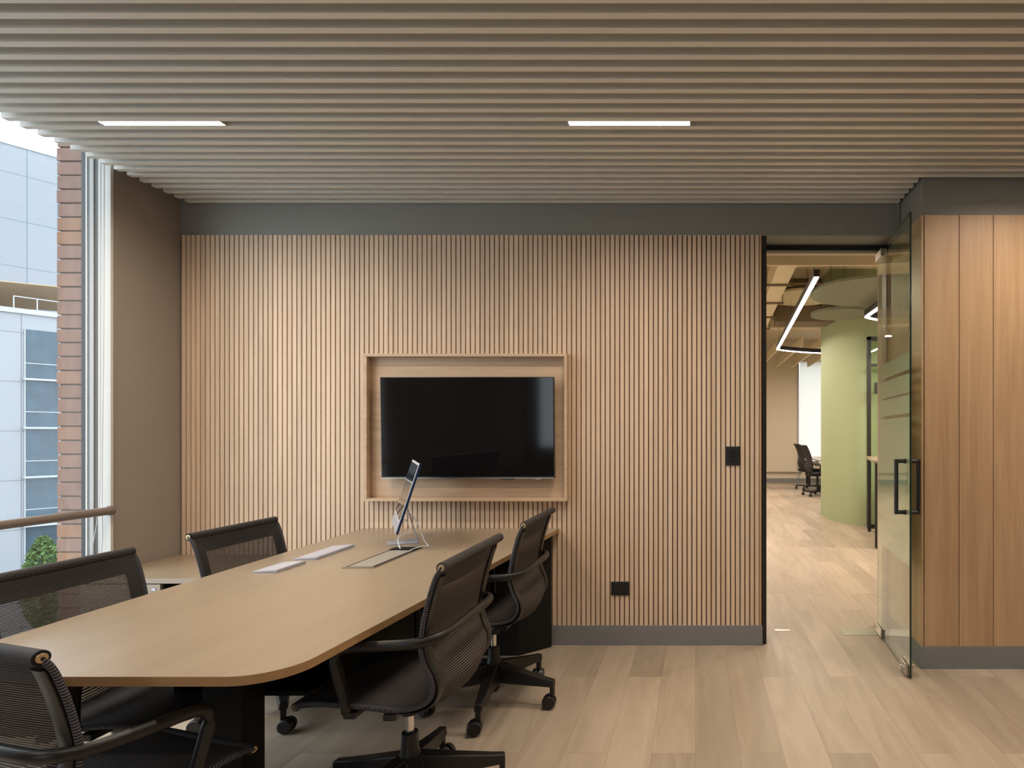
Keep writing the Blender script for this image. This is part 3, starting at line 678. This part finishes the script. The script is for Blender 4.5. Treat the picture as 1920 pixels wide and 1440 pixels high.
MB().cyl((dl-0.075,0.0195,0.042),(dl-0.075,0.036,0.042),0.016,n=20).build('lock_cylinder', 'chrome', lk)
for s_ in (-1, 1):
    mb = MB(); hu = dl-0.062; y_ = s_*0.060; r = 0.0115
    mb.cyl((hu,y_,0.892),(hu,y_,1.198),r,n=16)
    for z in (0.903, 1.187): mb.cyl((hu,s_*0.0066,z),(hu,y_,z),r,n=16).cyl((hu,s_*0.0066,z),(hu,s_*0.016,z),0.0145,n=16)
    mb.build('door_handle', 'black', dr, bevel=0.002)
MB().cyl((0.04,0,0.0005),(0.04,0,0.012),0.018,n=16).build('pivot', 'black', dr)
t = MB().box(0.985, 1.283, 3.865, 4.00, 0.0003, 0.002).build('floor_spring_plate', 'steel', origin=(1.13,3.93,0)); t.name = 'floor_spring_plate'
tag(t, 'long brushed steel cover plate in the floor under the glass door', 'floor plate')
tag(MB().box(0.540, 0.646, 3.945, 3.985, 0.0003, 0.002).build('strike_plate', 'steel', origin=(0.59,3.96,0)), 'small bright metal strike plate in the doorway floor', 'floor plate')

# ---------------------------------------------------------------- the office beyond the doorway
struct(MB().box(-1.1, 2.78, 15.9, 16.1, 0, 4.0).box(2.78, 7.2, 15.9, 16.1, 0, 0.55).box(2.78, 7.2, 15.9, 16.1, 3.3, 4.0).build('wall_far', 'beige'))
struct(MB().box(-1.1, 2.78, 15.885, 15.9, 0, 0.12).box(2.78, 7.2, 15.885, 15.9, 0, 0.12).build('baseboard_far', 'skirt'))
struct(MB().box(-1.1, 2.9, 15.82, 15.9, 0.30, 0.345).build('trim_3', 'beige'))
struct(MB().box(-1.25, -1.1, 4.15, 16.1, 0, 4.0).build('wall_office_left', 'beige'))
struct(MB().box(7.1, 7.25, 4.15, 16.1, 0, 4.0).build('wall_office_right', 'beige'))
struct(MB().box(-1.25, 0.425, 4.10, 4.12, 0, 4.0).box(1.307, 7.25, 4.10, 4.12, 0, 4.0).box(0.425, 1.307, 4.10, 4.12, 2.598, 4.0).build('wall_office_front', 'beige'))
struct(MB().box(-1.25, 7.25, 4.15, 16.1, 3.9, 4.0).build('ceiling_office', 'ceil_o'))
g = struct(MB().box(2.80, 7.1, 15.99, 16.0, 0.55, 3.3).build('window_3', 'glass'))
MB().box(2.78, 2.83, 15.86, 16.0, 0.12, 3.3).box(4.4, 4.46, 15.9, 16.0, 0.55, 3.3).build('window_frame', 'frame_g', g)
tag(MB().box(2.86, 4.38, 15.935, 15.939, 0.50, 3.28).build('roller_blind', 'blind', origin=(3.6,15.93,0.5)), 'bright white roller blind drawn over the far office window', 'blind')
struct(MB().box(-1.1, 7.1, 4.75, 4.78, 2.716, 3.9).build('trim_4', 'duct'))
# soffit bands and beams of the exposed ceiling
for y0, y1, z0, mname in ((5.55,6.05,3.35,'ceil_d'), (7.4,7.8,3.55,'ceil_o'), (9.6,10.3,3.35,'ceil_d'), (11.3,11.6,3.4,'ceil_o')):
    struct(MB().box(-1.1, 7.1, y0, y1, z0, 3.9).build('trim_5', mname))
def tube_thing(name, pts, r, mat, label, cat, group=None, n=10):
    return tag(MB().sweep(pts, r, n=n).build(name, mat, smooth=True), label, cat, group)
# air duct
mb = MB()
def duct_box(p0, p1, w_, h_, z): 
    a = Vector(p0); b = Vector(p1); d = (b-a).normalized(); s_ = Vector((-d.y, d.x))*w_/2
    poly = [tuple(a+s_), tuple(a-s_), tuple(b-s_), tuple(b+s_)]
    return MB().prism(poly, z, z+h_)
du = empty('air_duct', (1.0, 8.0, 3.1), 'pale rectangular air duct hung under the office ceiling', 'duct')
loc(duct_box((0.93,5.1), (1.16,12.2), 0.20, 0.22, 3.10), 'channel', 'duct', du)
for k in range(7):
    y = 5.9+k*0.95; x = 0.93+(y-5.1)*0.0324
    loc(MB().box(x-0.16, x+0.16, y-0.015, y+0.015, 3.075, 3.097).cyl((x-0.15,y,3.09),(x-0.15,y,3.895),0.006,n=6).cyl((x+0.15,y,3.09),(x+0.15,y,3.895),0.006,n=6), 'hanger', 'ceil_d', du)
for i, (y, z, x0_, x1_) in enumerate(((6.6,3.45,0.6,2.4),(6.9,3.5,0.6,2.6),(7.0,3.4,0.7,2.9),(8.6,3.55,0.8,3.2),(8.8,3.5,0.8,3.2))):
    tube_thing('ceiling_pipe', [(x0_,y,z),(x1_,y,z)], 0.014, 'ceil_o', 'thin painted conduit crossing under the office ceiling', 'pipe', 'conduits under the office ceiling')
tag(MB().box(1.25, 2.35, 8.9, 9.3, 3.05, 3.3).build('ceiling_unit', 'ceil_d', origin=(1.8,9.1,3.3), bevel=0.01), 'dark box-shaped air unit hung behind the pendant light', 'air unit')
# far ceiling baffles
for k in range(9):
    x = 1.75+k*0.42
    tag(MB().box(x-0.02, x+0.02, 11.8, 15.6, 3.12, 3.30).build('ceiling_baffle', 'duct', origin=(x,13.7,3.3)), 'pale upright baffle under the far office ceiling', 'baffle', 'baffles under the far office ceiling')
# acoustic discs
def disc(x, y, z, r, label, m_='disc', th=0.03):
    t = empty('acoustic_disc', (x,y,z), label, 'acoustic panel', 'round felt panels under the office ceiling')
    MB().lathe([(r,0),(r,th)], n=64).build('panel', m_, t)
    mb = MB()
    for k in range(3): a = 2*PI*k/3+0.5; mb.cyl((0.7*r*math.cos(a),0.7*r*math.sin(a),th),(0.7*r*math.cos(a),0.7*r*math.sin(a),3.895-z),0.0025,n=6)
    mb.build('suspension_wire', 'black', t)
disc(2.02, 6.67, 2.95, 0.69, 'large round grey-green felt panel, nearest the doorway')
disc(1.96, 7.90, 2.95, 0.39, 'small round grey-green felt panel above the green column')
disc(1.50, 6.05, 3.30, 0.55, 'round beige panel above the large grey-green one', 'duct')
disc(1.55, 8.35, 3.28, 0.50, 'round beige panel behind the pendant light', 'duct')
# sage green column (rounded)
cx, cy, ca, cb_ = 2.60, 9.40, 0.52, 0.975
pol = []
for k in range(72):
    a = 2*PI*k/72; c_, s_ = math.cos(a), math.sin(a); e_ = 2/2.25
    pol.append((cx+ca*math.copysign(abs(c_)**e_, c_), cy+cb_*math.copysign(abs(s_)**e_, s_)))
struct(MB().prism(pol, 0, 3.9).build('wall_column', 'green', smooth=True))
# glazed partition to the right of the column
wp = struct(MB().box(2.434, 2.480, 8.22, 8.28, 0, 2.71).box(2.434, 4.8, 8.22, 8.28, 2.66, 2.71).box(2.480, 4.8, 8.22, 8.28, 2.29, 2.33).box(4.75, 4.8, 8.22, 8.28, 0, 2.66).box(2.480, 4.8, 8.22, 8.28, 0, 0.05).build('window_4', 'black'))
MB().box(2.480, 4.75, 8.246, 8.254, 0.05, 2.66).build('glass_pane', 'doorglass', wp)
MB().box(2.53, 2.66, 8.205, 8.219, 1.90, 2.06).build('mount', 'black', wp)
tag(MB().box(2.52, 2.67, 8.19, 8.204, 1.90, 2.06).box(2.57, 2.61, 8.188, 8.19, 1.94, 1.97).build('room_sign', 'black', origin=(2.60,8.2,1.98)), 'small black sign on the glass partition beside the green column', 'sign')
struct(MB().box(3.35, 6.0, 11.5, 11.6, 0, 3.3).build('wall_partition', 'beige'))
# high table behind the glass door
ht = empty('high_table', (2.05, 6.70, 0), 'high oak bar table standing beside the green column', 'table', None, math.radians(-12.5))
MB().box(0, 1.3, 0, 1.36, 1.0, 1.03).build('tabletop', 'tablewood', ht, bevel=0.002)
for x, y in ((0.045,0.10),(1.25,0.10),(0.045,1.28),(1.25,1.28)): MB().box(x-0.022,x+0.022,y-0.022,y+0.022,0.02,1.0).cyl((x,y,0),(x,y,0.02),0.016,n=12).build('leg', 'black', ht)
MB().box(0.067,1.228,0.09,0.11,0.30,0.33).build('footrest', 'black', ht)
# far desk
dk = empty('office_desk', (3.6, 13.3, 0), 'long pale office desk with black legs beyond the green column', 'desk')
loc(MB().prism(round_poly([(2.78,11.7),(4.6,11.7),(4.6,15.2),(2.78,15.2)],[0.1,0.1,0.1,0.1]), 0.71, 0.74), 'desktop', 'tablewood', dk)
for x, y in ((2.62,11.72),(4.5,11.8),(2.9,15.1),(4.5,15.1)): loc(MB().box(x-0.03,x+0.03,y-0.03,y+0.03,0,0.712), 'leg', 'black', dk)
def task_chair(x, y, a, label):
    t = empty('task_chair', (x,y,0), label, 'chair', 'task chairs at the far office desk', math.radians(a))
    pr = spline([(-0.20,0,0.50),(-0.24,0,0.62),(-0.22,0,0.78),(-0.27,0,0.95),(-0.33,0,1.07),(-0.36,0,1.085)], 5)
    arc = [i*0.02 for i in range(len(pr))]
    MB().sheet([[p_+Vector((0.03*abs(f)**2,f*0.22,0)) for f in (-1,-.6,-.2,.2,.6,1)] for p_ in pr], 0.025, arc).build('backrest', 'sling', t, smooth=True)
    MB().prism(round_poly([(-0.22,-0.24),(0.25,-0.24),(0.25,0.24),(-0.22,0.24)],[0.06]*4), 0.43, 0.49).build('seat', 'sling', t, bevel=0.015)
    for s_ in (-1, 1): MB().sweep(spline([(-0.05,s_*0.26,0.44),(-0.03,s_*0.28,0.55),(-0.02,s_*0.28,0.66)],4), 0.015, n=8, up=(0,1,0)).box(-0.14,0.12,s_*0.28-0.035,s_*0.28+0.035,0.66,0.685).build('armrest', 'plastic', t, smooth=False)
    MB().cyl((0,0,0.09),(0,0,0.43),0.026,n=16).build('gas_cylinder', 'black', t)
    for k in range(5):
        an = math.radians(10+72*k); R = Matrix.Rotation(an,4,'Z'); mb = MB().box(0.02,0.32,-0.02,0.02,0.075,0.105); mb.v = [tuple(R@Vector(p_)) for p_ in mb.v]
        lg = mb.build('base_leg', 'plastic', t); c_ = R@Vector((0.31,0,0.031)); ax = R@Vector((0,1,0))
        MB().cyl(c_-ax*0.025, c_+ax*0.025, 0.031, n=16).cyl(c_, c_+Vector((0,0,0.05)), 0.01, n=8).build('caster', 'plastic', lg)
    return t
task_chair(2.74, 14.0, 8, 'farther dark task chair, left one at the far desk')
task_chair(2.64, 12.6, 5, 'nearer dark task chair, right one at the far desk')
# pendant lights: straight run, round end, straight run back
def pendant(x, y, L_, wdt, z, rz, label):
    t = empty('pendant_light', (x, y, z), label, 'pendant light', 'looped pendant lights in the office', rz)
    flip = 1; path = [(0,0), (0,L_-0.10), (0.01,L_-0.045), (0.05,L_-0.005)]
    for k in range(1, 20): q = k/20; path.append((0.05+(wdt-0.1)*q, L_+0.55*wdt/2.6*math.sin(PI*q)**0.85))
    path += [(wdt-0.05,L_-0.005), (wdt-0.01,L_-0.045), (wdt,L_-0.10), (wdt,0)]
    def band(hw, z0, z1):
        mb = MB(); vs = []; m = len(path)
        for i, p_ in enumerate(path):
            a = Vector(path[max(i-1,0)]); b = Vector(path[min(i+1,m-1)]); d = (b-a).normalized(); s_ = Vector((-d.y,d.x))*hw; q = Vector(p_)
            for sg in (1,-1):
                for zz in (z0,z1): vs.append((q.x+s_.x*sg, q.y+s_.y*sg, zz))
        fs = [(0,1,3,2), (4*m-4,4*m-2,4*m-1,4*m-3)]
        for i in range(m-1):
            for c_ in ((0,1),(1,3),(3,2),(2,0)): fs.append((i*4+c_[0], i*4+c_[1], i*4+4+c_[1], i*4+4+c_[0]))
        return mb.add([(v[0]*flip, v[1], v[2]) for v in vs], fs)
    band(0.029, 0.012, 0.085).build('housing', 'black', t)
    band(0.022, 0.0, 0.0115).build('diffuser', 'led_o', t)
    mb = MB()
    for q in (0.2, L_*0.5, L_-0.4):
        for xx in (0, wdt): mb.cyl((xx*flip,q,0.085),(xx*flip,q,3.895-z),0.002,n=6)
    mb.build('suspension_wire', 'black', t)
    for xx in (0, wdt): area_lamp('lamp', (xx*flip, L_/2-0.1, -0.004), 0.04, L_-0.6, P_PENDANT, t)
    return t
pendant(1.213, 5.83, 5.08, 2.6, 2.90, -0.0625, 'looped black pendant with glowing underside, nearest the doorway')
pendant(2.12, 4.9, 2.48, 1.0, 2.80, -0.01, 'shorter looped black pendant glowing to the right of the column')
# unseen fill lamps, added to brighten the office beyond the doorway
for x, y in ((1.2,12.6),(0.2,7.0),(0.2,10.5),(3.6,6.2),(4.6,9.9),(3.6,13.2)):
    t = empty('office_fill_light', (x,y,3.05), 'unseen fill lamp added to brighten the office', 'ceiling light', 'fill lamps added in the office')
    MB().cyl((0,0,0.01),(0,0,0.12),0.05,n=20).cyl((0,0,0.12),(0,0,0.85),0.006,n=6).build('housing', 'duct', t)
    MB().cyl((0,0,0.004),(0,0,0.0095),0.045,n=20).build('diffuser', 'led_o', t)
    area_lamp('lamp', (0,0,-0.002), 0.08, 0.08, P_OFFICE, t)

# ---------------------------------------------------------------- outside
struct(MB().box(-160, 60, -60, 160, -14.2, -14).build('ground', 'ground'))
FA = math.atan2(0.861, 0.508)
bl = empty('office_building', (-41.67, 38, -14), 'white panelled building with stacked blue-glass windows across the street', 'building', None, FA)
def lb(mb, name, m_, par=bl, **k):
    return mb.build(name, m_, par, **k)
# local x runs along the facade, -y looks at our window? (+y is left of +x)
SD = 1   # side of the body
lb(MB().box(-30, 8, 0, 11, 0, 23.1), 'wall', 'panel_out')
lb(MB().box(-30, 8, -0.15, 0.0, 22.9, 23.2), 'parapet', 'mullion')
zs = [22.0, 18.78, 15.70, 12.58, 9.5, 6.4]
for i in range(5):
    wv = lb(MB().box(-1.44, 1.9, -0.04, 0.0, zs[i+1]+0.06, zs[i]-0.06), 'window', 'winglass')
    mbx = MB()
    for x in (-1.44, 0.06, 0.20, 1.6): mbx.box(x, x+0.05, -0.09, -0.04, zs[i+1]+0.06, zs[i]-0.06)
    mbx.box(-1.44, 1.9, -0.07, -0.04, zs[i+1]+1.0, zs[i+1]+1.05)
    mbx.build('mullion', 'mullion', wv)
    lb(MB().box(-1.5, 2.0, -0.35, 0.0, zs[i+1]-0.06, zs[i+1]+0.06), 'ledge', 'mullion')
mbx = MB().box(-1.8, 1.2, 0.5, 0.55, 24.0, 24.06)
for x in (-1.8, -0.8, 0.2, 1.15): mbx.box(x, x+0.05, 0.5, 0.55, 23.1, 24.0)
lb(mbx, 'roof_rail', 'mullion')
b2 = empty('tower_building', (-50.4, 46, -14), 'taller pale blue panelled tower rising behind the white building', 'building', None, FA)
MB().box(-40, 14, 0, 16, 0, 37.1).build('wall', 'panel_up', b2)
MB().box(-40, 14, -0.1, 0.2, 37.1, 37.3).build('parapet', 'mullion', b2)
aw = empty('shade_awning', (-45.0, 40.5, 10), 'ochre fabric awning stretched above the white building roof', 'awning', None, FA)
MB().add([(-6,-2.0,0.9),(2.2,-2.0,1.5),(2.6,3.2,0.6),(-6,3.2,-0.2),(-6,-2.0,0.84),(2.2,-2.0,1.44),(2.6,3.2,0.54),(-6,3.2,-0.26)], [(0,1,2,3),(4,7,6,5),(0,4,5,1),(1,5,6,2),(2,6,7,3),(3,7,4,0)]).build('fabric', 'awning', aw)
MB().cyl((-5.9,-1.9,-0.9),(-5.9,-1.9,0.9),0.06).cyl((2.1,-1.9,-0.9),(2.1,-1.9,1.5),0.06).cyl((2.4,3.1,-0.9),(2.4,3.1,0.6),0.06).build('post', 'mullion', aw)
# tree added in place of greenery reflected in the far building's glass
tr = empty('reflection_tree', (-36.4, 32.5, -14), 'leafy green tree added for the greenery reflected in the far windows', 'tree')
MB().lathe([(0.22,0),(0.16,4),(0.10,8.5)]).build('trunk', 'bark', tr, smooth=True)
mb = MB()
for k in range(3200):
    a = random.uniform(0, 2*PI); h = random.uniform(0, 1); rr = 0.95*math.sin(PI*min(1, h*0.9+0.08))**0.7*random.uniform(0.3, 1)**0.5
    p_ = Vector((rr*math.cos(a), rr*math.sin(a), 4.6+h*5.0)); n_ = Vector((random.gauss(0,1),random.gauss(0,1),random.gauss(0,1))).normalized(); u_ = n_.orthogonal().normalized()*random.uniform(.06,.11); v_ = n_.cross(u_)
    mb.add([p_-u_-v_*.6, p_+u_-v_*.6, p_+u_*.8+v_*.6, p_-u_*.8+v_*.6], [(0,1,2,3)])
mb.build('foliage', 'leaf', tr)
